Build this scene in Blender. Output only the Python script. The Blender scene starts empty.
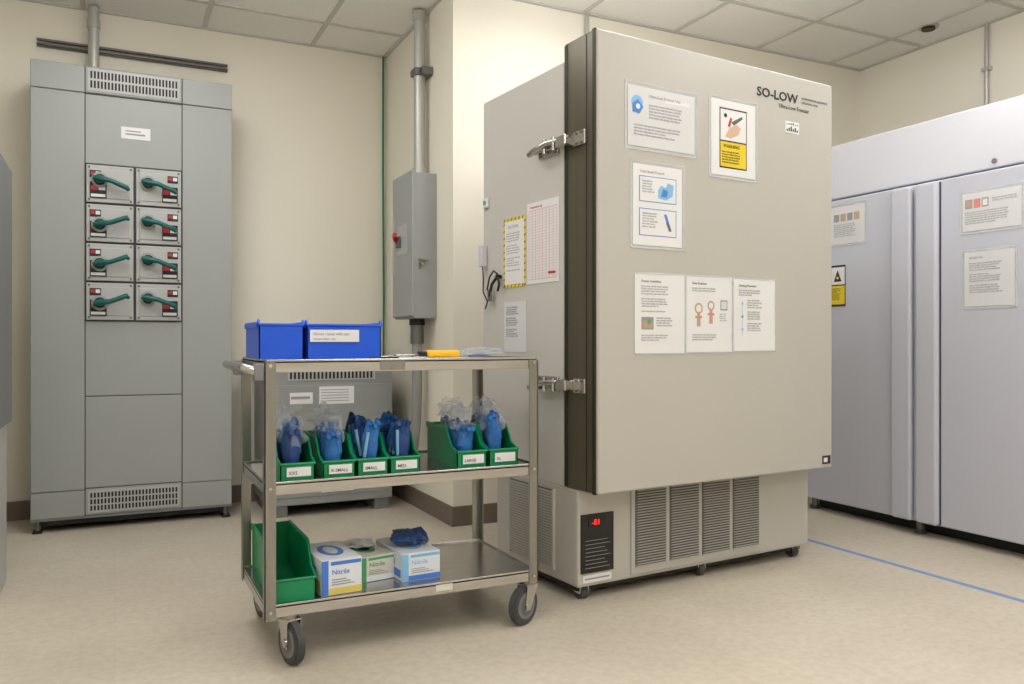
import bpy, bmesh, math, random
from mathutils import Vector, Matrix, noise, Euler
random.seed(7)
sc = bpy.context.scene
try:
    sc.view_settings.view_transform = 'Standard'
    sc.view_settings.look = 'None'
except Exception: pass

# ---------------------------------------------------------------- materials
def lin(c):
    return tuple(((x/255)/12.92 if x/255 <= .04045 else (((x/255)+.055)/1.055)**2.4) for x in c)
M = {}
def mat(name, col, rough=.5, metal=0., var=0., vscale=6., bump=0., bscale=40., alpha=1., emit=0., stretch=None, spec=.5):
    m = bpy.data.materials.new(name); m.use_nodes = True
    nt = m.node_tree; b = nt.nodes['Principled BSDF']
    c = lin(col)
    b.inputs['Base Color'].default_value = (*c, 1)
    b.inputs['Roughness'].default_value = rough
    b.inputs['Metallic'].default_value = metal
    b.inputs['Specular IOR Level'].default_value = spec
    if alpha < 1: b.inputs['Alpha'].default_value = alpha
    if emit:
        b.inputs['Emission Color'].default_value = (*c, 1)
        b.inputs['Emission Strength'].default_value = emit
    tc = nt.nodes.new('ShaderNodeTexCoord')
    mp = nt.nodes.new('ShaderNodeMapping')
    nt.links.new(tc.outputs['Object'], mp.inputs['Vector'])
    if stretch: mp.inputs['Scale'].default_value = stretch
    if var:
        n = nt.nodes.new('ShaderNodeTexNoise'); n.inputs['Scale'].default_value = vscale; n.inputs['Detail'].default_value = 5
        nt.links.new(mp.outputs['Vector'], n.inputs['Vector'])
        r = nt.nodes.new('ShaderNodeValToRGB')
        r.color_ramp.elements[0].position = .3; r.color_ramp.elements[1].position = .7
        r.color_ramp.elements[0].color = (*[max(0, x*(1-var)) for x in c], 1)
        r.color_ramp.elements[1].color = (*[min(1, x*(1+var)) for x in c], 1)
        nt.links.new(n.outputs['Fac'], r.inputs['Fac'])
        nt.links.new(r.outputs['Color'], b.inputs['Base Color'])
    if bump:
        n2 = nt.nodes.new('ShaderNodeTexNoise'); n2.inputs['Scale'].default_value = bscale; n2.inputs['Detail'].default_value = 3
        nt.links.new(mp.outputs['Vector'], n2.inputs['Vector'])
        bp = nt.nodes.new('ShaderNodeBump'); bp.inputs['Strength'].default_value = bump; bp.inputs['Distance'].default_value = .004
        nt.links.new(n2.outputs['Fac'], bp.inputs['Height'])
        nt.links.new(bp.outputs['Normal'], b.inputs['Normal'])
    M[name] = m
    return m
mat('wall_paint', (239,234,220), .75, var=.012, vscale=2, bump=.15, bscale=120)
mat('ceiling_tile', (246,243,238), .95, var=.03, vscale=90, bump=.5, bscale=150)
mat('tbar', (204,200,194), .5)
mat('baseboard_vinyl', (122,108,98), .5, var=.05)
mat('freezer_paint', (185,182,174), .38, var=.012, vscale=3, bump=.06, bscale=220)
mat('freezer_side', (196,194,188), .42, var=.012, vscale=3)
mat('louvre', (178,176,170), .5)
mat('louvre_back', (100,99,95), .7)
mat('bronze_trim', (96,91,75), .32, metal=.5, var=.12, vscale=4, stretch=(8,8,.3))
mat('bronze_dark', (52,49,40), .4, metal=.5)
mat('white_enamel', (206,207,215), .35, var=.01, vscale=2)
mat('white_enamel_b', (191,193,204), .4)
mat('panel_grey', (158,162,160), .45, var=.02, vscale=3, bump=.08, bscale=200)
mat('panel_grey_lt', (180,182,180), .42, var=.02)
mat('panel_grey_dk', (116,120,120), .5)
mat('box_grey', (146,149,147), .45, var=.03)
mat('seam', (70,72,72), .7)
mat('dark', (26,26,27), .6)
mat('black_gloss', (16,16,18), .25)
mat('rubber', (68,68,70), .7, var=.08)
mat('wheel_grey', (122,122,124), .5)
mat('steel', (190,188,186), .25, metal=1., var=.08, vscale=5, stretch=(1,12,12), bump=.03, bscale=60)
mat('steel_leg', (152,150,146), .33, metal=1., var=.08, vscale=6, stretch=(10,10,.6))
mat('chrome', (196,194,190), .18, metal=1.)
mat('conduit', (188,188,184), .38, metal=.4, var=.04)
mat('conduit_dk', (116,116,114), .45, metal=.5)
mat('teal', (0,92,88), .35)
mat('blue_bin', (12,84,214), .35, var=.04)
mat('green_bin', (6,136,86), .35, var=.04)
mat('glove_blue', (44,110,182), .55, var=.25, vscale=30, bump=.3, bscale=60)
mat('glove_navy', (34,70,128), .55, var=.2, vscale=30)
mat('bag', (216,226,240), .08, alpha=.24, bump=.8, bscale=35)
mat('sleeve', (232,233,235), .08, alpha=.4)
mat('paper', (226,226,226), .45)
mat('paper2', (212,213,214), .35)
mat('ink', (150,150,154), .7)
mat('ink_dk', (40,40,44), .7)
mat('ink_md', (100,100,104), .7)
mat('yellow', (228,200,30), .5)
mat('yellow_dev', (240,186,24), .4)
mat('red', (186,36,32), .5)
mat('pinkish', (208,132,128), .6)
mat('tan', (188,156,130), .6)
mat('skin_ink', (210,176,152), .6)
mat('blue_ink', (70,132,200), .5)
mat('lt_blue', (130,184,224), .5)
mat('box_blue', (70,124,210), .5)
mat('box_white', (222,227,234), .5)
mat('box_beige', (216,214,202), .5)
mat('box_yellow', (222,202,100), .5)
mat('green_ink', (80,160,110), .5)
mat('green_wire', (20,120,82), .5)
mat('tape_blue', (110,148,196), .55, var=.08, vscale=20)
mat('led_red', (255,40,30), .5, emit=2)
EM=9.7
mat('light_diffuser', (253,252,252), .5, emit=EM)

fm = bpy.data.materials.new('floor_vinyl'); fm.use_nodes = True
nt = fm.node_tree; b = nt.nodes['Principled BSDF']
tc = nt.nodes.new('ShaderNodeTexCoord')
n1 = nt.nodes.new('ShaderNodeTexNoise'); n1.inputs['Scale'].default_value = 1.6; n1.inputs['Detail'].default_value = 8; n1.inputs['Roughness'].default_value = .65
n2 = nt.nodes.new('ShaderNodeTexNoise'); n2.inputs['Scale'].default_value = 38; n2.inputs['Detail'].default_value = 4
br = nt.nodes.new('ShaderNodeTexBrick'); br.offset = 0; br.inputs['Scale'].default_value = 1; br.inputs['Brick Width'].default_value = .305; br.inputs['Row Height'].default_value = .305
br.inputs['Mortar Size'].default_value = .0012; br.inputs['Color1'].default_value = (1,1,1,1); br.inputs['Color2'].default_value = (.98,.98,.975,1); br.inputs['Mortar'].default_value = (.94,.93,.92,1)
for n in (n1, n2, br): nt.links.new(tc.outputs['Object'], n.inputs['Vector'])
r1 = nt.nodes.new('ShaderNodeValToRGB'); r1.color_ramp.elements[0].position=.32; r1.color_ramp.elements[1].position=.68
r1.color_ramp.elements[0].color=(*lin((198,188,171)),1); r1.color_ramp.elements[1].color=(*lin((211,202,186)),1)
r2 = nt.nodes.new('ShaderNodeValToRGB'); r2.color_ramp.elements[0].position=.35; r2.color_ramp.elements[1].position=.6
r2.color_ramp.elements[0].color=(.90,.89,.87,1); r2.color_ramp.elements[1].color=(1,1,1,1)
nt.links.new(n1.outputs['Fac'], r1.inputs['Fac']); nt.links.new(n2.outputs['Fac'], r2.inputs['Fac'])
mx = nt.nodes.new('ShaderNodeMix'); mx.data_type='RGBA'; mx.blend_type='MULTIPLY'; mx.inputs[0].default_value=1
nt.links.new(r1.outputs['Color'], mx.inputs[6]); nt.links.new(r2.outputs['Color'], mx.inputs[7])
mx2 = nt.nodes.new('ShaderNodeMix'); mx2.data_type='RGBA'; mx2.blend_type='MULTIPLY'; mx2.inputs[0].default_value=1
nt.links.new(mx.outputs[2], mx2.inputs[6]); nt.links.new(br.outputs['Color'], mx2.inputs[7])
nt.links.new(mx2.outputs[2], b.inputs['Base Color'])
b.inputs['Roughness'].default_value = .34
b.inputs['Specular IOR Level'].default_value = .4
M['floor_vinyl'] = fm

# ---------------------------------------------------------------- mesh builder
class MB:
    def __init__(s): s.v=[]; s.f=[]; s.m=[]; s.s=[]; s.mats=[]
    def mi(s, n):
        if n not in s.mats: s.mats.append(n)
        return s.mats.index(n)
    def add(s, vs, fs, m, smooth=False):
        o=len(s.v); s.v += [Vector(p) for p in vs]
        k=s.mi(m)
        for f in fs: s.f.append([i+o for i in f]); s.m.append(k); s.s.append(smooth)
    def box(s, a, c, m, bev=0, seg=2):
        x0,y0,z0=a; x1,y1,z1=c
        if bev<=0:
            s.add([(x0,y0,z0),(x1,y0,z0),(x1,y1,z0),(x0,y1,z0),(x0,y0,z1),(x1,y0,z1),(x1,y1,z1),(x0,y1,z1)],
                [(0,3,2,1),(4,5,6,7),(0,1,5,4),(1,2,6,5),(2,3,7,6),(3,0,4,7)], m); return
        bm=bmesh.new(); bmesh.ops.create_cube(bm,size=1)
        for v in bm.verts:
            v.co=Vector(((x0+x1)/2+v.co.x*(x1-x0),(y0+y1)/2+v.co.y*(y1-y0),(z0+z1)/2+v.co.z*(z1-z0)))
        bmesh.ops.bevel(bm,geom=list(bm.edges),offset=bev,segments=seg,profile=.5,affect='EDGES')
        bm.verts.index_update()
        s.add([v.co.copy() for v in bm.verts],[[v.index for v in f.verts] for f in bm.faces],m)
        bm.free()
    def prism(s, poly, axis, lo, hi, m):
        def P(p,t):
            if axis=='x': return (t,p[0],p[1])
            if axis=='y': return (p[0],t,p[1])
            return (p[0],p[1],t)
        n=len(poly); vs=[P(p,lo) for p in poly]+[P(p,hi) for p in poly]
        fs=[list(range(n))[::-1],list(range(n,2*n))]+[(i,(i+1)%n,n+(i+1)%n,n+i) for i in range(n)]
        s.add(vs,fs,m)
    def cyl(s,p0,p1,r,m,n=20,r2=None):
        p0=Vector(p0);p1=Vector(p1);r2=r if r2 is None else r2
        d=(p1-p0).normalized(); a=d.orthogonal().normalized(); c=d.cross(a)
        vs=[]
        for p,rr in((p0,r),(p1,r2)):
            for i in range(n):
                t=2*math.pi*i/n; vs.append(p+(a*math.cos(t)+c*math.sin(t))*rr)
        s.add(vs,[(i,(i+1)%n,n+(i+1)%n,n+i) for i in range(n)],m,True)
        s.add(vs,[list(range(n))[::-1],list(range(n,2*n))],m)
    def tube(s,path,r,m,n=10):
        path=[Vector(p) for p in path]; k=len(path)
        rs=r if isinstance(r,(list,tuple)) else [r]*k
        prev=None; vs=[]
        for i,p in enumerate(path):
            d=(path[min(i+1,k-1)]-path[max(i-1,0)]).normalized()
            a=d.orthogonal().normalized() if prev is None else (prev-d*prev.dot(d)).normalized()
            prev=a; c=d.cross(a)
            for j in range(n):
                t=2*math.pi*j/n; vs.append(p+(a*math.cos(t)+c*math.sin(t))*rs[i])
        fs=[(i*n+j,i*n+(j+1)%n,(i+1)*n+(j+1)%n,(i+1)*n+j) for i in range(k-1) for j in range(n)]
        s.add(vs,fs,m,True)
        s.add(vs[:n]+vs[-n:],[list(range(n))[::-1],list(range(n,2*n))],m,True)
    def blob(s,c,sx,sy,sz,m,amp=.2,fr=3.,sub=3,seed=0,smooth=True):
        bm=bmesh.new(); bmesh.ops.create_icosphere(bm,subdivisions=sub,radius=1)
        for v in bm.verts:
            k=noise.noise(v.co*fr+Vector((seed*3.1,seed*1.7,seed)))
            k2=noise.noise(v.co*fr*2.7+Vector((seed,seed*2.3,5)))
            q=v.co*(1+amp*k+amp*.6*k2)
            v.co=Vector((c[0]+q.x*sx,c[1]+q.y*sy,c[2]+q.z*sz))
        bm.verts.index_update()
        s.add([v.co.copy() for v in bm.verts],[[v.index for v in f.verts] for f in bm.faces],m,smooth); bm.free()
    def build(s,name,frame=None,autoorg=True):
        frame=frame or Matrix.Identity(4)
        o=Vector((0,0,0))
        if autoorg:
            xs=[v.x for v in s.v];ys=[v.y for v in s.v];zs=[v.z for v in s.v]
            o=Vector(((min(xs)+max(xs))/2,(min(ys)+max(ys))/2,min(zs)))
        me=bpy.data.meshes.new(name)
        me.from_pydata([v-o for v in s.v],[],s.f)
        for n in s.mats: me.materials.append(M[n])
        me.polygons.foreach_set('material_index',s.m); me.polygons.foreach_set('use_smooth',s.s)
        bm=bmesh.new(); bm.from_mesh(me); bmesh.ops.recalc_face_normals(bm,faces=bm.faces); bm.to_mesh(me); bm.free()
        me.update()
        ob=bpy.data.objects.new(name,me); sc.collection.objects.link(ob)
        ob.matrix_world=frame@Matrix.Translation(o)
        ob['_o']=list(o)
        return ob
def text(parent,frame,s,pos,size,m,rot=(math.pi/2,0,0),name='lettering',sx=1.,spacing=1.,bold=None):
    cu=bpy.data.curves.new(name,'FONT'); cu.body=s; cu.size=size; cu.extrude=.0003; cu.offset=size*.008 if bold is None else bold; cu.space_line=spacing; cu.resolution_u=2
    cu.materials.append(M[m])
    ob=bpy.data.objects.new(name,cu); sc.collection.objects.link(ob)
    W=frame@Matrix.Translation(pos)@Euler(rot).to_matrix().to_4x4()@Matrix.Diagonal((sx,1,1,1))
    o=Vector(parent['_o']); PW=frame@Matrix.Translation(o)
    ob.parent=parent; ob.matrix_parent_inverse=PW.inverted(); ob.matrix_basis=W
    return ob
I4=Matrix.Identity(4)

def sheet(name,frame,ll,right,normal,W,H,items,base='paper',off=.001,sleeve=0,texts=()):
    mb=MB(); ll=Vector(ll);right=Vector(right);nrm=Vector(normal);up=Vector((0,0,1))
    def slab(u0,v0,u1,v1,o0,o1,m):
        P=[ll+right*u+up*v+nrm*o for o in(o0,o1) for u,v in((u0,v0),(u1,v0),(u1,v1),(u0,v1))]
        mb.add(P,[(0,3,2,1),(4,5,6,7),(0,1,5,4),(1,2,6,5),(2,3,7,6),(3,0,4,7)],m)
    def poly(pts,o0,o1,m):
        n=len(pts); P=[ll+right*u+up*v+nrm*o for o in(o0,o1) for u,v in pts]
        mb.add(P,[list(range(n))[::-1],list(range(n,2*n))]+[(i,(i+1)%n,n+(i+1)%n,n+i) for i in range(n)],m)
    if sleeve:
        slab(-sleeve,-sleeve,W+sleeve,H+sleeve,off*.2,off*.6,'sleeve')
    slab(0,0,W,H,off*.5,off+.001,base)
    o=off+.001
    for it in items:
        if it[0]=='p': poly([(u*W,v*H) for u,v in it[1]],o,o+.0004*it[3],it[2])
        elif it[0]=='c': poly([(it[1]*W+it[3]*W*math.cos(a*math.pi/8),it[2]*H+it[3]*W*math.sin(a*math.pi/8)) for a in range(16)],o,o+.0004*it[5],it[4])
        else:
            lv=it[5] if len(it)>5 else 1
            slab(it[0]*W,it[1]*H,it[2]*W,it[3]*H,o,o+.0004*lv,it[4])
    if sleeve:
        for k in(-sleeve,W+sleeve-.004): slab(k,-sleeve,k+.004,H+sleeve,o,o+.0006,'sleeve')
        slab(-sleeve,H+sleeve-.004,W+sleeve,H+sleeve,o,o+.0006,'sleeve'); slab(-sleeve,-sleeve,W+sleeve,-sleeve+.004,o,o+.0006,'sleeve')
    ob=mb.build(name,frame)
    rz=math.atan2(right.y,right.x)
    for t in texts:
        u,v,sz,st,m=t[:5]
        p=ll+right*u*W+up*v*H+nrm*(o+.0004*(t[5] if len(t)>5 else 1))
        text(ob,frame,st,p,sz,m,rot=(math.pi/2,0,rz),name='printed_text',spacing=t[6] if len(t)>6 else 1.05)
    return ob
def para(nl,nc,seed):
    r=random.Random(seed); words='the freezer and rack must be kept at a safe level before you open this door wear cold gloves check alarm log sample storage box label date with name please do not leave items here contact facility'.split()
    out=[]
    for i in range(nl):
        if nl>8 and i%5==4:
            out.append(''); continue
        l=''
        lim=nc*(r.uniform(.5,.95) if i%3==2 else r.uniform(.85,1))
        while len(l)<lim: l+=r.choice(words)+' '
        out.append(l.strip()[:nc])
    return '\n'.join(out)

# ---------------------------------------------------------------- room
CH=2.72
XL,XC,XR=-1.25,1.533,4.41; YB,YR,YF=4.95,3.82,-2.4
def slabobj(name,a,c,m):
    mb=MB(); mb.box(a,c,m); return mb.build(name)
fl=MB(); fl.box((XL-.1,YF-.1,-.1),(XR+.1,YB+.1,0),'floor_vinyl'); fl.build('floor',autoorg=False)
slabobj('ceiling',(XL-.1,YF-.1,CH),(XR+.1,YB+.1,CH+.1),'ceiling_tile')
slabobj('wall_back',(XL,YB,0),(XC,YB+.1,CH),'wall_paint')
slabobj('wall_alcove',(XC,YR+.1,0),(XC+.1,YB+.1,CH),'wall_paint')
slabobj('wall_center',(XC,YR,0),(XR,YR+.1,CH),'wall_paint')
slabobj('wall_right',(XR,YF,0),(XR+.1,YR+.1,CH),'wall_paint')
slabobj('wall_left',(XL-.1,YF,0),(XL,YB+.1,CH),'wall_paint')
slabobj('wall_front',(XL,YF-.1,0),(XR,YF,CH),'wall_paint')
bh=.1;bt=.008
slabobj('baseboard_back',(XL,YB-bt,0),(XC-bt,YB,bh),'baseboard_vinyl')
slabobj('baseboard_alcove',(XC-bt,YR-bt,0),(XC,YB,bh),'baseboard_vinyl')
slabobj('baseboard_center',(XC,YR-bt,0),(XR,YR,bh),'baseboard_vinyl')
slabobj('baseboard_right',(XR-bt,YF,0),(XR,YR-bt,bh),'baseboard_vinyl')
slabobj('baseboard_left',(XL,YF,0),(XL+bt,YB-bt,bh),'baseboard_vinyl')
g=MB()
x=2.9-.61*6
while x<XR:
    y1=YB if x<XC else YR
    if x>XL: g.box((x-.012,YF,CH-.006),(x+.012,y1,CH),'tbar')
    x+=.61
y=4.56
while y>YF:
    x1=XC if y>YR else XR
    g.box((XL,y-.012,CH-.0065),(x1,y+.012,CH),'tbar'); y-=.61
t=.022
g.box((XL,YB-t,CH-.008),(XC,YB,CH),'tbar'); g.box((XC-t,YR-t,CH-.008),(XC,YB,CH),'tbar'); g.box((XC,YR-t,CH-.008),(XR,YR,CH),'tbar'); g.box((XR-t,YF,CH-.008),(XR,YR,CH),'tbar')
g.build('ceiling_grid')
mb=MB(); mb.cyl((4.15,3.12,CH-.008),(4.15,3.12,CH),.055,'conduit',28); mb.cyl((4.15,3.12,CH-.02),(4.15,3.12,CH-.008),.036,'dark',24); mb.build('ceiling_sprinkler')
def troffer(x0,y0):  # unseen fixtures; lens dropped below the ceiling to brighten it and upper walls
    mb=MB(); z=CH-.008
    mb.box((x0+.02,y0+.02,z-.03),(x0+.59,y0+1.20,z),'tbar')
    a,b2,c,d=x0+.05,x0+.56,y0+.035,y0+1.185
    mb.prism([(a,z-.03),(a+.02,z-.075),(a+.09,z-.095),(b2-.09,z-.095),(b2-.02,z-.075),(b2,z-.03)],'y',c,d,'light_diffuser')
    return mb.build('unseen_ceiling_light')
troffer(-.15,2.72)
troffer(1.68,2.11)  # unseen fixture added to brighten the back wall, ceiling and right rear
troffer(1.07,.28)
troffer(2.90,1.2)
troffer(-.76,.28)
troffer(2.29,-1.55)
troffer(.46,-1.85)

# ---------------------------------------------------------------- main laboratory freezer
FZ=Matrix.Translation((1.493,2.387,0))@Matrix.Rotation(math.radians(5),4,'Z')
W=1.228; mb=MB()
zt=2.01; zb=.404
mb.box((0.0,.205,.40),(W,.815,1.955),'freezer_side',.008)
mb.box((0.002,0,zb),(W,.03,zt),'freezer_paint',.006)
mb.box((-.001,.012,zb-.001),(.014,.20,zt+.003),'bronze_trim',.004)
mb.box((.014,.03,zb+.01),(W-.004,.185,zt-.008),'freezer_side')
mb.box((.006,.185,zb+.02),(W-.01,.205,1.95),'dark')
mb.box((-.004,.014,zb-.003),(.006,.030,zt+.006),'bronze_dark',.002)
mb.box((-.004,.178,zb+.002),(.004,.198,zt-.004),'bronze_dark',.002)
mb.box((-.0025,.062,zb+.002),(.004,.068,zt-.004),'bronze_dark',.001)
bz=.05
mb.box((.0,.12,bz),(W,.70,.405),'freezer_paint',.01)
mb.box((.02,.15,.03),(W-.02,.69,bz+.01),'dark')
mb.box((.24,.113,.066),(.95,.122,.40),'freezer_paint',.003)
for k in range(4):
    x0=.258+k*.168; x1=x0+.150
    mb.box((x0,.1115,.095),(x1,.1135,.385),'louvre_back')
    n=28
    for i in range(n):
        z=.098+i*(.284/n)
        mb.prism([(.1135,z),(.1135,z+.0050),(.1045,z+.0080),(.1035,z+.0055)],'x',x0+.004,x1-.004,'louvre')
    mb.box((x0,.106,.380),(x1,.113,.386),'freezer_paint'); mb.box((x0,.106,.092),(x1,.113,.097),'freezer_paint')
mb.box((-.003,.27,.09),(.001,.58,.38),'louvre_back')
for i in range(28):
    z=.094+i*.01014
    mb.prism([(.27,z),(.58,z),(.58,z+.0065),(.27,z+.0065)],'x',-.009,.001,'louvre')
mb.box((-.010,.262,.085),(.001,.272,.385),'freezer_paint'); mb.box((-.010,.578,.085),(.001,.588,.385),'freezer_paint'); mb.box((-.010,.42,.085),(.001,.432,.385),'freezer_paint')
mb.box((.012,.114,.10),(.158,.121,.312),'black_gloss',.002)
mb.box((.045,.112,.262),(.120,.115,.304),'dark')
for i in range(8):
    mb.box((.03,.1132,.118+i*.014),(.14-.012*(i%3),.1140,.1195+i*.014),'ink')
mb.box((.022,.117,.066),(.15,.121,.092),'paper'); mb.box((.03,.1165,.076),(.14,.1172,.082),'ink')
for cx,cy in((.045,.16),(.62,.16),(W-.06,.16),(.06,.64),(W-.06,.64)):
    mb.cyl((cx-.014,cy,.026),(cx+.014,cy,.026),.026,'rubber',20)
    mb.box((cx-.02,cy-.02,.022),(cx-.015,cy+.02,.062),'chrome'); mb.box((cx+.015,cy-.02,.022),(cx+.02,cy+.02,.062),'chrome')
    mb.box((cx-.02,cy-.024,.05),(cx+.02,cy+.024,.056),'chrome')
for z in(1.65,.775):
    mb.box((-.012,.23,z-.028),(.0,.36,z+.028),'chrome',.003)
    mb.box((-.034,.16,z-.011),(-.012,.37,z+.011),'chrome',.004)
    mb.box((-.05,.13,z-.02),(-.002,.19,z+.02),'chrome',.005)
    mb.tube([(-.03,.18,z+.012),(-.055,.24,z+.006),(-.062,.31,z-.006),(-.055,.355,z-.014)],[.008,.009,.010,.012],'chrome',10)
    mb.cyl((-.044,.27,z-.026),(-.044,.27,z+.026),.008,'chrome',12)
    mb.cyl((-.044,.21,z-.024),(-.044,.21,z+.024),.007,'chrome',12)
    mb.box((-.014,.06,z-.026),(-.002,.13,z+.026),'chrome',.003)
    for yy in(.245,.345,.08,.11):
        mb.cyl((-.018,yy,z+.018),(-.010,yy,z+.018),.005,'conduit_dk',10); mb.cyl((-.018,yy,z-.018),(-.010,yy,z-.018),.005,'conduit_dk',10)
mb.box((.939,-.002,1.775),(1.02,.002,1.822),'paper')
for i in range(6):
    mb.box((.945+i*.012,-.0028,1.782),(.952+i*.012,-.0018,1.790+.003*((i*7)%5)),'ink_dk'); mb.box((.945+i*.012,-.0028,1.808),(.951+i*.012,-.0018,1.811+.002*((i*5)%4)),'ink_dk')
mb.box((1.165,-.002,.42),(1.215,.002,.455),'ink_dk'); mb.box((1.172,-.003,.428),(1.195,-.001,.446),'paper')
fz=mb.build('laboratory_freezer',FZ)
text(fz,FZ,'SO-LOW',(.775,-.0015,1.900),.050,'ink_dk',sx=1.2,bold=.0010)
text(fz,FZ,'ENVIRONMENTAL EQUIPMENT',(1.035,-.0015,1.922),.0115,'ink_md',bold=0)
text(fz,FZ,'CINCINNATI, OHIO',(1.035,-.0015,1.905),.0115,'ink_md',bold=0)
text(fz,FZ,'Ultra-Low Freezer',(.90,-.0015,1.870),.024,'ink_dk',bold=0)
text(fz,FZ,'-81',(.056,.1112,.272),.030,'led_red',name='display_digits',bold=-.0003)
FN=(0,-1,0); FR=(1,0,0)
def fs(name,w0,w1,z0,z1,items,base='paper',sleeve=0,texts=()):
    return sheet(name,FZ,(w0,0,z0),FR,FN,w1-w0,z1-z0,items,base,.0015,sleeve,texts)
fs('notice_sheet',.13,.445,1.625,1.838,[('c',.13,.72,.085,'lt_blue',1),('p',[(.06,.56),(.16,.54),(.22,.66),(.14,.78),(.06,.70)],'blue_ink',2),('c',.14,.66,.03,'paper',3),(.55,.80,.92,.86,'paper',1)],'paper2',.014,
   texts=[(.3,.84,.016,'Ultra-Low Freezer Use','ink'),(.3,.70,.0105,para(5,36,1),'ink'),(.08,.34,.0105,para(4,50,2),'ink')])
fs('safety_poster',.53,.765,1.565,1.852,[(.18,.1,.8,.9,'ink_dk'),(.2,.47,.78,.88,'paper',2),(.2,.12,.78,.45,'yellow',2),
   ('p',[(.3,.52),(.42,.5),(.6,.56),(.66,.66),(.56,.7),(.4,.64)],'skin_ink',3),('p',[(.36,.66),(.42,.78),(.46,.77),(.41,.65)],'red',4),('p',[(.44,.72),(.68,.82),(.70,.79),(.50,.68)],'ink_md',4),('c',.31,.8,.035,'ink_dk',4)],'paper',.012,
   texts=[(.26,.375,.018,'WARNING','ink_dk',3),(.23,.31,.0095,para(5,24,3),'ink_dk',3)])
fs('instruction_sheet',.152,.382,1.275,1.563,[(.12,.54,.88,.86,'blue_ink'),(.135,.55,.865,.85,'paper',2),('p',[(.5,.6),(.66,.58),(.8,.64),(.82,.78),(.7,.8),(.66,.74),(.56,.76),(.5,.7)],'lt_blue',3),('p',[(.56,.62),(.68,.62),(.7,.7),(.6,.72)],'blue_ink',4),
   (.12,.12,.88,.46,'blue_ink'),(.135,.13,.865,.45,'paper',2),('p',[(.62,.4),(.67,.41),(.78,.20),(.73,.19)],'blue_ink',3),('p',[(.66,.3),(.70,.31),(.78,.20),(.73,.19)],'ink_md',4)],'paper',.012,
   texts=[(.14,.9,.013,'Cold Hands Protocol','ink'),(.18,.79,.009,para(5,14,4),'ink',3),(.18,.39,.009,para(6,18,5),'ink',3)])
fs('notice_sheet',.162,.395,.89,1.172,[(.12,.30,.36,.46,'ink'),('p',[(.14,.32),(.34,.32),(.34,.38),(.26,.43),(.14,.4)],'tan',2),('c',.27,.40,.04,'green_ink',3)],'paper',.005,
   texts=[(.12,.9,.012,'Freezer Guidelines','ink_md'),(.12,.84,.0085,para(11,36,6),'ink'),(.42,.44,.0085,para(4,22,7),'ink'),(.12,.22,.0085,para(3,34,8),'ink')])
fs('notice_sheet',.405,.637,.893,1.173,[('c',.26,.58,.09,'tan',1),('c',.26,.58,.06,'paper',2),('p',[(.22,.34),(.30,.34),(.29,.52),(.23,.52)],'tan',2),('p',[(.19,.45),(.33,.45),(.33,.48),(.19,.48)],'pinkish',3),
   ('c',.53,.62,.08,'tan',1),('c',.53,.62,.05,'paper',2),('p',[(.49,.38),(.57,.38),(.56,.57),(.50,.57)],'tan',2),('p',[(.46,.49),(.60,.49),(.60,.52),(.46,.52)],'pinkish',3),(.74,.56,.9,.7,'ink'),(.76,.58,.88,.68,'paper2',2)],'paper',.005,
   texts=[(.12,.9,.012,'Valve Positions','ink_md'),(.12,.84,.0085,para(2,36,9),'ink'),(.72,.5,.0075,para(4,12,10),'ink'),(.12,.22,.0085,para(3,34,11),'ink')])
fs('notice_sheet',.648,.875,.896,1.172,[(.2,.22,.21,.7,'lt_blue'),('c',.205,.66,.025,'lt_blue',2),('c',.205,.48,.025,'green_ink',2),('c',.205,.30,.025,'lt_blue',2)],'paper',.005,
   texts=[(.12,.9,.012,'Opening Procedure','ink_md'),(.12,.84,.0085,para(3,34,12),'ink'),(.32,.70,.0085,para(14,22,13),'ink')])
SN=(-1,0,0); SR=(0,-1,0)
def ss(name,t0,t1,z0,z1,items,base='paper',sleeve=0,texts=()):
    return sheet(name,FZ,(0,t0,z0),SR,SN,t0-t1,z1-z0,items,base,.0015,sleeve,texts)
hz=[(0,0,1,1,'yellow'),(.07,.045,.93,.955,'paper',3)]
for k in range(10):
    a=k/10
    hz+= [('p',[(0,a),(.08,a+.02),(.08,a+.045),(0,a+.025)],'ink_md',2),('p',[(.92,a),(1,a+.02),(1,a+.045),(.92,a+.025)],'ink_md',2)]
for k in range(6):
    a=k/6
    hz+= [('p',[(a,0),(a+.04,0),(a+.08,.05),(a+.04,.05)],'ink_md',2),('p',[(a,.95),(a+.04,.95),(a+.08,1),(a+.04,1)],'ink_md',2)]
ss('hazard_notice',.636,.465,1.15,1.43,hz,texts=[(.2,.85,.018,'CAUTION','ink',3),(.14,.77,.0095,para(16,26,14),'ink',3)])
ss('log_sheet',.455,.235,1.155,1.468,[(.06,.05,.94,.055,'pinkish'),(.06,.90,.94,.905,'pinkish')]+[(.06,.05+.034*i,.94,.0520+.034*i,'pinkish',1) for i in range(25)]+[(.06+.11*i,.05,.065+.11*i,.9,'pinkish',1) for i in range(9)]+[('p',[(.68,.10),(.9,.10),(.9,.13),(.68,.13)],'red',2)],texts=[(.1,.93,.012,'Temperature Log','red')])
ss('notice_sheet',.632,.462,.89,1.092,[],'paper2',texts=[(.1,.88,.0085,para(14,26,15),'ink')])
mb=MB(); mb.box((-.030,.775,1.25),(-.002,.805,1.34),'white_enamel',.004)
mb.tube([(-.016,.79,1.25),(-.018,.78,1.2),(-.03,.76,1.14),(-.02,.74,1.10),(-.014,.77,1.07)],.003,'dark',8)
mb.build('temperature_sensor',FZ)
mb=MB(); mb.cyl((-.024,.66,1.20),(-.002,.66,1.20),.008,'dark',12)
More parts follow.
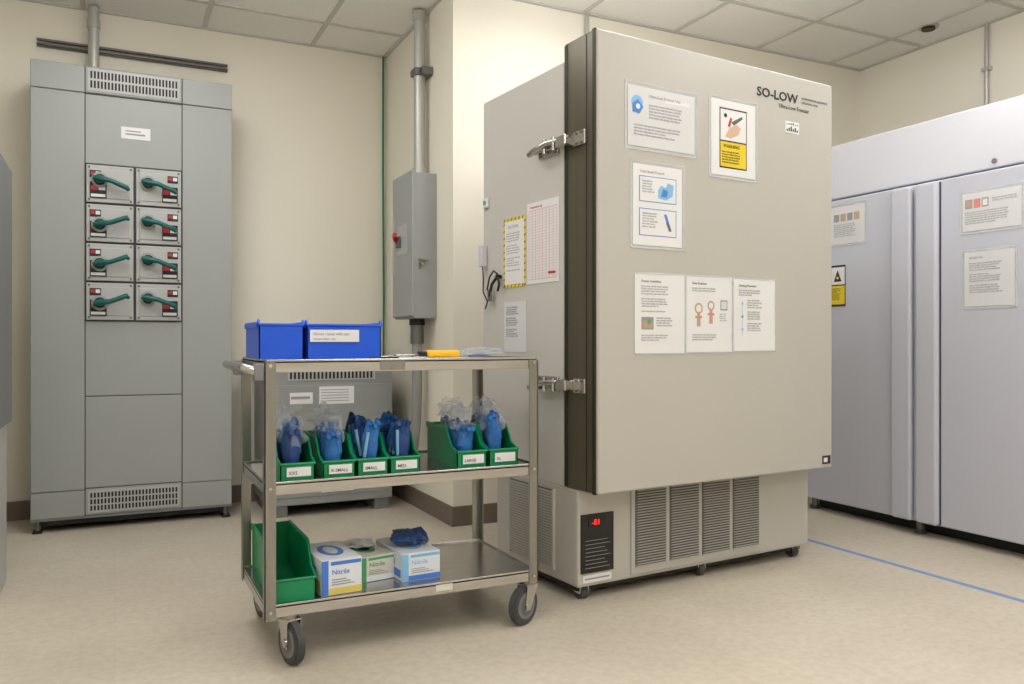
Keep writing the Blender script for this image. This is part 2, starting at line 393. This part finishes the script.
mb.tube([(-.018,.66,1.20),(-.022,.70,1.17),(-.022,.72,1.12)],.006,'dark',8); mb.tube([(-.018,.66,1.20),(-.022,.64,1.17),(-.020,.655,1.14)],.005,'dark',8)
mb.tube([(-.018,.66,1.21),(-.02,.69,1.225),(-.022,.72,1.20),(-.022,.74,1.15),(-.02,.715,1.13)],.0035,'dark',8)
mb.box((-.024,.705,1.10),(-.018,.735,1.15),'conduit_dk',.002); mb.build('hanging_keys',FZ)
mb=MB(); mb.box((-.012,.76,1.50),(-.002,.80,1.54),'paper',.002); mb.cyl((-.014,.78,1.52),(-.012,.78,1.52),.010,'green_ink',14); mb.build('wall_tag',FZ)

# ---------------------------------------------------------------- white double refrigerator
mb=MB(); X=3.5; y0,y1,yc=1.93,3.42,2.677
mb.box((X+.02,y0,.09),(XR-.05,y1,1.975),'white_enamel_b',.006)
mb.box((X-.005,y0-.002,1.70),(X+.06,y1+.002,1.99),'white_enamel',.008)
mb.box((X+.012,y0+.01,1.688),(X+.02,y1-.01,1.702),'seam')
mb.box((X-.022,yc+.004,.065),(X+.02,y1-.003,1.69),'white_enamel_b',.008)
mb.box((X-.022,y0+.003,.065),(X+.02,yc-.004,1.69),'white_enamel_b',.008)
for a,c in((yc+.012,yc+.125),(yc-.125,yc-.012)):
    mb.box((X-.055,a,.068),(X-.02,c,1.685),'white_enamel_b',.014,3)
    e=c if a>yc else a
    mb.box((X-.024,e-.004,.07),(X-.021,e+.006,1.68),'seam')
mb.box((X-.02,yc-.012,.07),(X-.018,yc+.012,1.68),'dark')
mb.box((X+.08,y0+.04,.0),(XR-.1,y1-.04,.095),'dark')
for yy in(y0+.06,yc+.02,y1-.06):
    mb.cyl((X+.03,yy,0),(X+.03,yy,.09),.018,'conduit_dk',16); mb.cyl((X+.03,yy,0),(X+.03,yy,.02),.028,'rubber',16)
mb.cyl((X-.012,2.30,1.73),(X-.004,2.30,1.73),.012,'chrome',16)
mb.box((X+.03,y0+.01,1.975),(XR-.06,y1-.01,1.985),'seam')
rf=mb.build('double_door_refrigerator')
text(rf,I4,'thermo',(X-.006,3.30,1.925),.03,'blue_ink',rot=(math.pi/2,0,-math.pi/2))
def rs(name,ya,yb,z0,z1,items,base='paper',sleeve=0,texts=()):
    return sheet(name,I4,(X-.0225,ya,z0),SR,SN,ya-yb,z1-z0,items,base,.0015,sleeve,texts)
rs('notice_sheet',3.20,2.98,1.45,1.65,[(.1,.6,.26,.8,'ink'),(.3,.6,.46,.8,'tan'),(.5,.6,.66,.8,'ink'),(.7,.6,.86,.8,'tan')],'paper2',.01,texts=[(.1,.5,.0095,para(7,38,21),'ink')])
rs('caution_label',3.205,3.10,1.12,1.34,[(0,0,1,1,'ink_dk'),(.06,.05,.94,.5,'yellow',2),(.06,.53,.94,.95,'paper',2),('p',[(.25,.6),(.75,.6),(.5,.88)],'ink_dk',3),('c',.5,.69,.07,'yellow',4)],texts=[(.12,.42,.009,para(7,16,22),'ink_dk',3)])
rs('notice_sheet',2.44,2.17,1.43,1.60,[(.05,.60,.18,.84,'ink'),(.07,.64,.16,.8,'tan',2),(.2,.60,.32,.84,'pinkish'),(.34,.60,.46,.84,'ink'),(.36,.64,.44,.8,'paper',2)],'paper2',.012,texts=[(.52,.78,.010,para(2,26,23),'ink'),(.05,.48,.0095,para(6,52,24),'ink')])
rs('notice_sheet',2.43,2.20,1.09,1.335,[],'paper2',.010,texts=[(.1,.88,.012,'Storage rules','ink'),(.1,.78,.0095,para(14,38,25),'ink')])

# ---------------------------------------------------------------- switchboard
mb=MB(); px0,px1=-.366,.562; py=4.55; pzb,pzt=.06,2.30; c0,c1=-.131,.315
mb.box((px0,py+.006,pzb),(px1,YB-.03,pzt),'panel_grey',.004)
mb.box((px0+.02,py+.03,.03),(px1-.02,YB-.05,.065),'dark')
for a,c in((px0+.002,c0-.002),(c1+.002,px1-.002)):
    mb.box((a,py-.004,.20),(c,py+.008,2.16),'panel_grey',.003)
    mb.box((a,py-.002,.07),(c,py+.008,.196),'panel_grey',.003)
    mb.box((a,py-.004,2.165),(c,py+.008,2.295),'panel_grey',.003)
def segp(za,zb2,m='panel_grey'): mb.box((c0+.002,py-.002,za+.002),(c1-.002,py+.008,zb2-.002),m,.003)
segp(.07,.205); segp(.205,.66); segp(.66,1.035); segp(1.815,2.16); segp(2.165,2.295)
mb.box((c0-.003,py-.0005,.07),(c0+.003,py+.004,2.295),'seam'); mb.box((c1-.003,py-.0005,.07),(c1+.003,py+.004,2.295),'seam')
for zz in(.205,.66,1.035,1.815,2.162): mb.box((c0,py-.0005,zz-.002),(c1,py+.004,zz+.002),'seam')
def vent(xa,xb,za,zb2,cols,rows):
    mb.box((xa-.008,py-.006,za-.008),(xb+.008,py-.002,zb2+.008),'panel_grey_lt',.0015)
    for i in range(cols):
        for j in range(rows):
            w=(xb-xa)/cols; h=(zb2-za)/rows
            mb.box((xa+w*(i+.22),py-.0075,za+h*(j+.12)),(xa+w*(i+.78),py-.005,za+h*(j+.88)),'dark')
vent(c0+.02,c1-.02,2.185,2.28,26,2); vent(c0+.02,c1-.02,.09,.185,26,3)
mb.box((.03,py-.005,1.955),(.165,py-.002,2.015),'paper'); mb.box((.05,py-.0058,1.975),(.14,py-.0048,1.983),'ink'); mb.box((.05,py-.0058,1.992),(.12,py-.0048,1.998),'ink')
rh=.1945; cw=(c1-c0)/2
mb.box((c0+.001,py-.003,1.037),(c1-.001,py+.004,1.813),'seam')
for r in range(4):
    for c in range(2):
        xa=c0+c*cw+.006; xb=xa+cw-.012; zb2=1.813-r*rh-.005; za=zb2-rh+.010
        mb.box((xa,py-.018,za),(xb,py-.002,zb2),'panel_grey_lt',.003)
        mb.box((xa+.014,py-.022,za+.02),(xb-.014,py-.017,zb2-.02),'panel_grey_lt',.003)
        lx=xa+.016 if c==0 else xb-.090
        mb.box((lx,py-.024,za+.020),(lx+.074,py-.0215,za+.100),'ink_dk')
        mb.box((lx+.004,py-.0246,za+.060),(lx+.034,py-.0235,za+.082),'red')
        mb.box((lx+.004,py-.0246,za+.026),(lx+.068,py-.0235,za+.040),'paper')
        mb.box((lx+.038,py-.0246,za+.060),(lx+.068,py-.0235,za+.078),'paper')
        lx2=xa+.015 if c==0 else xb-.065
        mb.box((lx2,py-.024,zb2-.064),(lx2+.05,py-.0215,zb2-.028),'ink_dk'); mb.box((lx2+.004,py-.0246,zb2-.05),(lx2+.022,py-.0235,zb2-.034),'red'); mb.box((lx2+.026,py-.0246,zb2-.052),(lx2+.046,py-.0235,zb2-.034),'paper')
        for qx,qz in((xa+.012,za+.012),(xb-.012,za+.012),(xa+.012,zb2-.012),(xb-.012,zb2-.012)):
            mb.cyl((qx,py-.021,qz),(qx,py-.017,qz),.006,'conduit_dk',10)
        up = 1 if (c==0 and r>0) else -1
        hx=xa+.06 if c==0 else xa+.055; hz_=(za+zb2)/2+(-.008 if up>0 else .018)
        mb.cyl((hx,py-.03,hz_),(hx,py-.018,hz_),.038,'panel_grey',24)
        mb.cyl((hx,py-.045,hz_),(hx,py-.03,hz_),.026,'dark',20)
        mb.cyl((hx,py-.055,hz_),(hx,py-.045,hz_),.020,'teal',18)
        mb.tube([(hx-.03,py-.055,hz_-.006*up),(hx,py-.06,hz_),(hx+.045,py-.066,hz_+.006*up),(hx+.115,py-.066,hz_+.034*up)],[.011,.015,.012,.012],'teal',12)
        mb.tube([(hx+.085,py-.066,hz_+.022*up),(hx+.12,py-.066,hz_+.036*up),(hx+.13,py-.06,hz_+.036*up-.012)],[.010,.013,.008],'teal',10)
for xx in(px0+.03,px1-.03):
    mb.box((xx-.02,py+.0,.0),(xx+.02,py+.06,.012),'dark'); mb.cyl((xx,py+.03,0),(xx,py+.03,.065),.012,'conduit_dk',12)
    mb.box((xx-.02,YB-.1,.0),(xx+.02,YB-.04,.065),'dark')
mb.box((px0,py-.001,.058),(px1,py+.01,.070),'panel_grey_dk')
mb.build('electrical_switchboard')
mb=MB(); ya=YB-.042
mb.box((-.366,ya,2.485),(.583,ya+.004,2.494),'conduit_dk'); mb.box((-.366,ya,2.510),(.583,ya+.004,2.519),'conduit_dk')
mb.box((-.366,ya,2.485),(.583,YB,2.488),'conduit_dk'); mb.box((-.366,ya,2.516),(.583,YB,2.519),'conduit_dk'); mb.box((-.366,YB-.006,2.485),(.583,YB,2.519),'conduit')
mb.build('strut_channel')
mb=MB(); cy=YB-.075
mb.cyl((-.10,cy,2.302),(-.10,cy,CH-.009),.027,'conduit',24); mb.cyl((-.10,cy,2.302),(-.10,cy,2.345),.036,'conduit_dk',20); mb.cyl((-.10,cy,2.60),(-.10,cy,2.645),.033,'conduit',20)
mb.build('riser_pipe')

# ---------------------------------------------------------------- transformer behind cart
mb=MB(); x0,x1=.725,1.40; y0,y1=4.40,4.88
mb.box((x0,y0,.06),(x1,y1,.80),'box_grey',.006); mb.box((x0-.012,y0-.012,.795),(x1+.012,y1+.01,.82),'box_grey',.005)
mb.box((x0+.02,y0-.004,.10),(x1-.02,y0+.002,.70),'box_grey',.003)
mb.box((x0+.10,y0-.004,.725),(x1-.10,y0-.001,.785),'panel_grey_lt')
for i in range(22):
    xx=x0+.11+i*.0208; mb.box((xx,y0-.006,.732),(xx+.011,y0-.003,.779),'dark')
for xx in(x0+.06,x1-.06):
    mb.box((xx-.04,y0+.01,0),(xx+.04,y1-.02,.06),'panel_grey_dk')
mb.box((x0+.02,y0+.02,.055),(x1-.02,y1-.02,.062),'dark')
mb.box((.835,y0-.006,.60),(.955,y0-.003,.66),'paper'); mb.box((.84,y0-.0066,.625),(.94,y0-.0056,.64),'ink')
mb.box((.99,y0-.006,.595),(1.18,y0-.003,.69),'paper')
for i in range(5): mb.box((1.0,y0-.0066,.61+i*.015),(1.15,y0-.0056,.614+i*.015),'ink')
mb.box((1.0,y0-.006,.12),(1.18,y0-.003,.165),'paper'); mb.box((1.01,y0-.0066,.13),(1.15,y0-.0056,.14),'ink')
mb.build('floor_transformer')
mb=MB()
mb.box((1.405,4.05,1.055),(XC-.001,4.37,1.82),'panel_grey',.004)
mb.box((1.393,4.045,1.065),(1.408,4.375,1.83),'panel_grey',.004)
mb.box((1.388,4.33,1.30),(1.394,4.36,1.60),'panel_grey_lt')
mb.box((1.391,4.12,1.40),(1.394,4.28,1.56),'panel_grey_lt')
mb.box((1.375,4.22,1.44),(1.394,4.27,1.50),'ink_md',.003)
mb.tube([(1.378,4.25,1.47),(1.36,4.24,1.49),(1.35,4.20,1.505)],[.012,.010,.013],'red',12)
mb.cyl((1.45,4.035,1.34),(1.45,4.052,1.34),.010,'chrome',14); mb.box((1.432,4.036,1.31),(1.436,4.05,1.37),'chrome')
mb.box((1.43,4.034,1.36),(1.48,4.05,1.366),'chrome',.001)
mb.build('disconnect_switch')
mb=MB()
mb.cyl((1.478,4.17,1.832),(1.478,4.17,CH-.009),.03,'conduit',24); mb.cyl((1.478,4.17,1.832),(1.478,4.17,1.865),.038,'conduit',20)
mb.cyl((1.478,4.17,2.66),(1.478,4.17,CH-.009),.036,'conduit',20)
mb.box((1.47,4.10,2.36),(XC-.001,4.25,2.40),'conduit_dk',.003); mb.box((1.44,4.13,2.362),(1.47,4.21,2.398),'conduit_dk',.003)
mb.build('electrical_conduit')
mb=MB()
mb.cyl((1.465,4.17,1.053),(1.465,4.17,1.02),.042,'dark',20)
mb.tube([(1.465,4.17,1.02),(1.465,4.17,.92)],.036,'conduit_dk',16)
mb.tube([(1.465,4.17,.92),(1.465,4.17,.70),(1.463,4.18,.50),(1.462,4.22,.36),(1.462,4.30,.29),(1.461,4.42,.27),(1.461,4.5,.27)],.028,'box_grey',16)
mb.cyl((1.402,4.5,.27),(1.47,4.5,.27),.034,'conduit_dk',16)
mb.build('flexible_conduit')
mb=MB(); mb.tube([(1.508,4.925,CH-.01),(1.506,4.925,2.0),(1.51,4.92,1.2),(1.505,4.925,.4)],.0065,'green_wire',8); mb.build('ground_wire')
mb=MB(); mb.cyl((2.31,YR-.016,1.0),(2.31,YR-.016,CH-.009),.012,'conduit',16); mb.box((2.285,YR-.03,2.55),(2.335,YR-.001,2.57),'conduit',.002); mb.build('wall_conduit')
mb=MB(); mb.cyl((XR-.016,2.94,1.0),(XR-.016,2.94,CH-.009),.011,'conduit',16); mb.box((XR-.03,2.915,2.45),(XR-.001,2.965,2.47),'conduit',.002); mb.build('wall_conduit')

# ---------------------------------------------------------------- left cabinet
mb=MB()
mb.box((XL+.02,3.30,.62),(-.362,3.75,1.60),'panel_grey_dk',.006); mb.box((XL+.02,3.285,.64),(-.370,3.30,1.58),'panel_grey',.004)
mb.box((XL+.05,3.33,.0),(-.378,3.72,.62),'panel_grey_lt',.004); mb.box((XL+.06,3.322,.05),(-.395,3.332,.58),'panel_grey_lt',.003)
mb.cyl((-.43,3.26,1.1),(-.43,3.285,1.1),.018,'chrome',14); mb.box((-.44,3.25,1.04),(-.42,3.262,1.12),'chrome',.003)
mb.build('electrical_cabinet')
mb=MB(); mb.box((2.915,-.2,0),(2.945,2.86,.0008),'tape_blue'); mb.build('floor_tape')

# ---------------------------------------------------------------- utility cart
cx0,cx1,cyf,cyb=.40,1.24,2.40,2.84
mb=MB()
def shelf(zt,h=.038,rim=.006):
    a,b2,c,d=cx0-.014,cx1+.014,cyf-.014,cyb+.014
    mb.box((a,c,zt-rim-.004),(b2,d,zt-rim),'steel')
    mb.box((a,c,zt-h),(b2,c+.004,zt),'steel',.0015); mb.box((a,d-.004,zt-h),(b2,d,zt),'steel',.0015)
    mb.box((a,c,zt-h),(a+.004,d,zt),'steel',.0015); mb.box((b2-.004,c,zt-h),(b2,d,zt),'steel',.0015)
    mb.box((a+.02,c+.02,zt-h+.004),(b2-.02,d-.02,zt-h+.007),'steel_leg')
shelf(.88); shelf(.53); shelf(.180)
CAST={(-1,-1):(.056,.016,-74,.018),(1,-1):(-.002,.012,205,.030),(-1,1):(.058,-.012,100,.03),(1,1):(-.012,-.012,100,.03)}
for lx,sx in((cx0,-1),(cx1,1)):
    for ly,sy in((cyf,-1),(cyb,1)):
        ex=lx+sx*.018; ey=ly+sy*.018
        mb.box((min(ex,ex-sx*.032),min(ey,ey-sy*.003),.135),(max(ex,ex-sx*.032),max(ey,ey-sy*.003),.872),'steel_leg')
        mb.box((min(ex,ex-sx*.003),min(ey,ey-sy*.032),.135),(max(ex,ex-sx*.003),max(ey,ey-sy*.032),.872),'steel_leg')
        for zz in(.862,.512,.16):
            mb.cyl((ex-sx*.016,ey,zz),(ex-sx*.016,ey+sy*.004,zz),.005,'chrome',10)
        ox,oy,an,tr=CAST[(sx,sy)]
        px,pyy=lx+ox,ly+oy
        mb.cyl((px,pyy,.130),(px,pyy,.148),.028,'steel_leg',18)
        ang=math.radians(an); dx,dy=math.cos(ang),math.sin(ang); nx,ny=-dy,dx
        wx,wy=px+dx*tr,pyy+dy*tr; R=.063
        hw=.014
        A=Vector((wx-nx*hw,wy-ny*hw,R)); B=Vector((wx+nx*hw,wy+ny*hw,R)); N=Vector((nx,ny,0))
        mb.cyl(A+N*.003,B-N*.003,R,'rubber',36)
        mb.cyl(A,B,R-.006,'rubber',36)
        mb.cyl(A-N*.002,B+N*.002,R*.68,'wheel_grey',28)
        mb.cyl(A-N*.003,B+N*.003,R*.5,'conduit_dk',24)
        mb.cyl(A-N*.011,B+N*.011,.012,'chrome',12)
        P0=Vector((px,pyy,0)); d=Vector((dx,dy,0))
        for sgn in(-1,1):
            o=N*sgn*(hw+.005); t=N*sgn*.003
            q=[P0-d*.024+Vector((0,0,.128)),P0+d*.034+Vector((0,0,.128)),Vector((wx,wy,0))+d*.014+Vector((0,0,R-.014)),Vector((wx,wy,0))-d*.014+Vector((0,0,R-.014))]
            vs=[p+o for p in q]+[p+o+t for p in q]
            mb.add(vs,[(0,1,2,3),(7,6,5,4),(0,4,5,1),(1,5,6,2),(2,6,7,3),(3,7,4,0)],'chrome')
        n=N*(hw+.008); P1=P0+Vector((0,0,.127))
        vs=[P1-d*.026-n,P1+d*.034-n,P1+d*.034+n,P1-d*.026+n]; vs=vs+[v+Vector((0,0,.005)) for v in vs]
        mb.add(vs,[(0,3,2,1),(4,5,6,7),(0,1,5,4),(1,2,6,5),(2,3,7,6),(3,0,4,7)],'chrome')
hz=.858
hx0=cx0-.072
mb.tube([(cx0-.015,cyf+.004,hz-.012),(cx0-.042,cyf+.004,hz-.010),(hx0+.008,cyf+.014,hz-.004),(hx0,cyf+.045,hz),(hx0,cyb-.045,hz),(hx0+.008,cyb-.014,hz-.004),(cx0-.042,cyb-.004,hz-.01),(cx0-.015,cyb-.004,hz-.012)],.0125,'steel',14)
for yy in(cyf+.004,cyb-.004):
    mb.box((cx0-.045,yy-.02,hz-.038),(cx0-.015,yy+.02,hz+.010),'wheel_grey',.004)
mb.box((.72,cyf-.0155,.845),(.80,cyf-.0135,.872),'steel_leg')
mb.box((.90,cyf-.0155,.152),(.955,cyf-.0138,.172),'box_beige')
mb.build('utility_cart')
TOP=.8745; MID=.5245; LOW=.1745

def bin_(name,x0,y0,z0,w,l,h,m,low=.45,slope=.35,label=None,fr=None):
    mb=MB(); t=.0035; x1=x0+w; y1=y0+l; z1=z0+h
    mb.box((x0+t,y0+t,z0),(x1-t,y1-t,z0+t),m)
    mb.box((x0,y1-t,z0),(x1,y1,z1),m)
    mb.box((x0,y0,z0),(x1,y0+t,z0+h*low),m)
    poly=[(y0,z0),(y1,z0),(y1,z1),(y0+l*slope,z1),(y0+l*slope*.55,z0+h*(low+.12)),(y0,z0+h*low)]
    mb.prism(poly,'x',x0,x0+t,m); mb.prism(poly,'x',x1-t,x1,m)
    for xx in(x0,x1):
        mb.tube([(xx,y1,z1),(xx,y0+l*slope,z1),(xx,y0+l*slope*.55,z0+h*(low+.12)),(xx,y0,z0+h*low)],.004,m,8)
        mb.box((xx-.005,y0+l*slope,z1-.016),(xx+.005,y1,z1),m,.002)
    mb.box((x0-.004,y1-.004,z1-.016),(x1+.004,y1+.004,z1),m,.002)
    mb.tube([(x0,y0,z0+h*low),(x1,y0,z0+h*low)],.0045,m,8)
    if label:
        mb.box((x0+w*.14,y0-.004,z0+h*.08),(x1-w*.10,y0,z0+h*.36),m,.001)
        mb.box((x0+w*.18,y0-.0052,z0+h*.11),(x1-w*.12,y0-.004,z0+h*.34),'paper')
    ob=mb.build(name,fr)
    if label: text(ob,I4,label,(x0+w*.23,y0-.0054,z0+h*.16),.0135,'ink_dk',name='label_text')
    return ob
bin_('blue_storage_bin',.393,2.555,TOP,.134,.27,.114,'blue_bin',low=.95,slope=.05)
bin_('blue_storage_bin',.537,2.555,TOP,.238,.27,.114,'blue_bin',low=.95,slope=.05)
sheet('bin_label',I4,(.546,2.551,TOP+.056),(1,0,0),(0,-1,0),.155,.038,[],'paper',.0006,texts=[(.06,.55,.012,'Gloves - keep with cart','ink'),(.06,.15,.011,'return after use','ink')])
mb=MB(); mb.box((.83,2.45,TOP),(1.04,2.70,TOP+.004),'paper'); mb.box((.85,2.47,TOP+.004),(1.0,2.66,TOP+.0045),'paper2')
mb.box((.86,2.665,TOP+.004),(1.01,2.695,TOP+.014),'chrome',.003); mb.build('clipboard')
mb=MB(); mb.box((.915,2.50,TOP+.005),(1.03,2.54,TOP+.029),'yellow_dev',.008,3); mb.box((.89,2.507,TOP+.009),(.92,2.533,TOP+.025),'dark',.004); mb.tube([(.90,2.52,TOP+.016),(.86,2.50,TOP+.010)],.003,'conduit_dk'); mb.build('thermometer')
mb=MB(); mb.blob((1.145,2.60,TOP+.022),.075,.075,.016,'bag',.4,3,3,2,False); mb.tube([(1.09,2.57,TOP+.008),(1.14,2.59,TOP+.010),(1.19,2.64,TOP+.008)],.004,'blue_ink'); mb.build('plastic_bag')
mb=MB(); mb.tube([(.70,2.44,TOP+.005),(.80,2.455,TOP+.005)],.0045,'dark',8); mb.build('marker_pen')
xs=[(.432,.1),(.556,.098),(.66,.097),(.763,.097),(.985,.104),(1.098,.104)]
words=['XXS','X-SMALL','SMALL','MED.','LARGE','XL']
for i,(xa,w) in enumerate(xs):
    bin_('green_storage_bin',xa,2.42,MID,w,.275,.115 if i<4 else .125,'green_bin',low=.42,slope=.34,label=words[i])
    mb=MB(); cx=xa+w/2; rr=random.Random(i+3)
    for k in range(5):
        yy=2.475+k*.042; gx=cx+rr.uniform(-.010,.010); hgt=rr.uniform(.125,.170); lean=rr.uniform(-.020,.020)
        mname='glove_blue' if (i+k)%3 else 'glove_navy'
        mb.blob((gx+lean*.3,yy,MID+.012+hgt*.46),.026,.014,hgt*.40,mname,.18,2.2,3,i*7+k)
        for f in range(3):
            fx=gx-.014+f*.014+rr.uniform(-.003,.003)
            mb.tube([(fx,yy,MID+hgt*.5),(fx+lean*.7,yy-.004,MID+hgt*.85),(fx+lean,yy-.012,MID+hgt*rr.uniform(.90,1.02)),(fx+lean+.003,yy-.022,MID+hgt*.92)],[.012,.0115,.010,.008],mname,10)
        if i in(2,3): mb.tube([(gx-.018,yy-.016,MID+.05),(gx-.020+lean,yy-.022,MID+hgt*.8)],[.005,.005],'lt_blue',8)
    if i in(0,1,4,5):
        mb.blob((cx,2.545,MID+.135),.042,.085,.058,'bag',.5,2.4,3,i+1,False)
        mb.blob((cx-.012,2.56,MID+.182),.038,.05,.032,'bag',.9,3,3,i+9,False)
    mb.build('bagged_gloves')
bin_('green_storage_bin',.412,2.415,LOW,.122,.40,.15,'green_bin',low=.42,slope=.28)
def gbox(x0,y0,w,l,h,ma,mb_,mc,rot,word):
    F=Matrix.Translation((x0,y0,LOW))@Matrix.Rotation(math.radians(rot),4,'Z')
    b=MB(); b.box((0,0,0),(w,l,h),ma,.0015)
    b.box((-.0006,-.0008,0.002),(w*.16,.002,h-.002),mb_); b.box((w*.16,-.0008,.002),(w+.0005,.002,h*.2),mc)
    b.box((w*.22,-.0010,h*.84),(w*.98,.0,h*.94),mb_)
    for k in range(3): b.box((w*.24,-.0012,h*(.28+.07*k)),(w*(.8-.1*k),-.0002,h*(.305+.07*k)),'ink')
    pts=[(w*.5+w*.3*math.cos(a*math.pi/10),l*.5+l*.3*math.sin(a*math.pi/10)) for a in range(20)]
    b.prism(pts,'z',h-.001,h+.0008,mb_)
    pts=[(w*.5+w*.16*math.cos(a*math.pi/10),l*.5+l*.2*math.sin(a*math.pi/10)) for a in range(20)]
    b.prism(pts,'z',h-.001,h+.0014,'dark' if word=='M' else 'paper2')
    b.box((-.0008,l*.06,h*.12),(.001,l*.94,h*.4),mc); b.box((-.0010,l*.25,h*.52),(.001,l*.75,h*.72),mb_)
    ob=b.build('glove_box',F)
    text(ob,F,'Nitrile',(w*.24,-.0012,h*.58),.021,mb_,name='box_lettering',bold=0)
    return ob
gbox(.552,2.415,.124,.225,.106,'box_white','box_blue','box_yellow',5,'S')
gbox(.692,2.495,.118,.235,.080,'box_beige','green_ink','box_white',11,'M')
gbox(.812,2.450,.13,.235,.088,'box_white','lt_blue','box_blue',4,'L')
mb=MB(); GZ=LOW+.091
mb.blob((.874,2.575,GZ+.022),.055,.07,.018,'glove_navy',.45,2.2,3,4)
for k in range(4): mb.tube([(.869,2.555+.02*k,GZ+.022),(.899+.01*k,2.535+.025*k,GZ+.032),(.924+.008*k,2.525+.03*k,GZ+.012)],[.010,.010,.007],'glove_navy',8)
mb.build('nitrile_glove')
mb=MB(); mb.blob((.724,2.62,LOW+.097),.042,.045,.011,'paper2',.5,2.5,3,6,False); mb.build('crumpled_tissue')

# ---------------------------------------------------------------- world + camera
w=bpy.data.worlds.new('World'); sc.world=w; w.use_nodes=True
w.node_tree.nodes['Background'].inputs['Color'].default_value=(.8,.85,1,1); w.node_tree.nodes['Background'].inputs['Strength'].default_value=.3
cd=bpy.data.cameras.new('camera'); cam=bpy.data.objects.new('camera',cd); sc.collection.objects.link(cam)
cd.sensor_width=36; cd.lens=815/1024*36; cd.clip_start=.02
cam.location=(0,0,.93); cam.rotation_euler=(math.radians(90),0,math.radians(-26))
sc.camera=cam
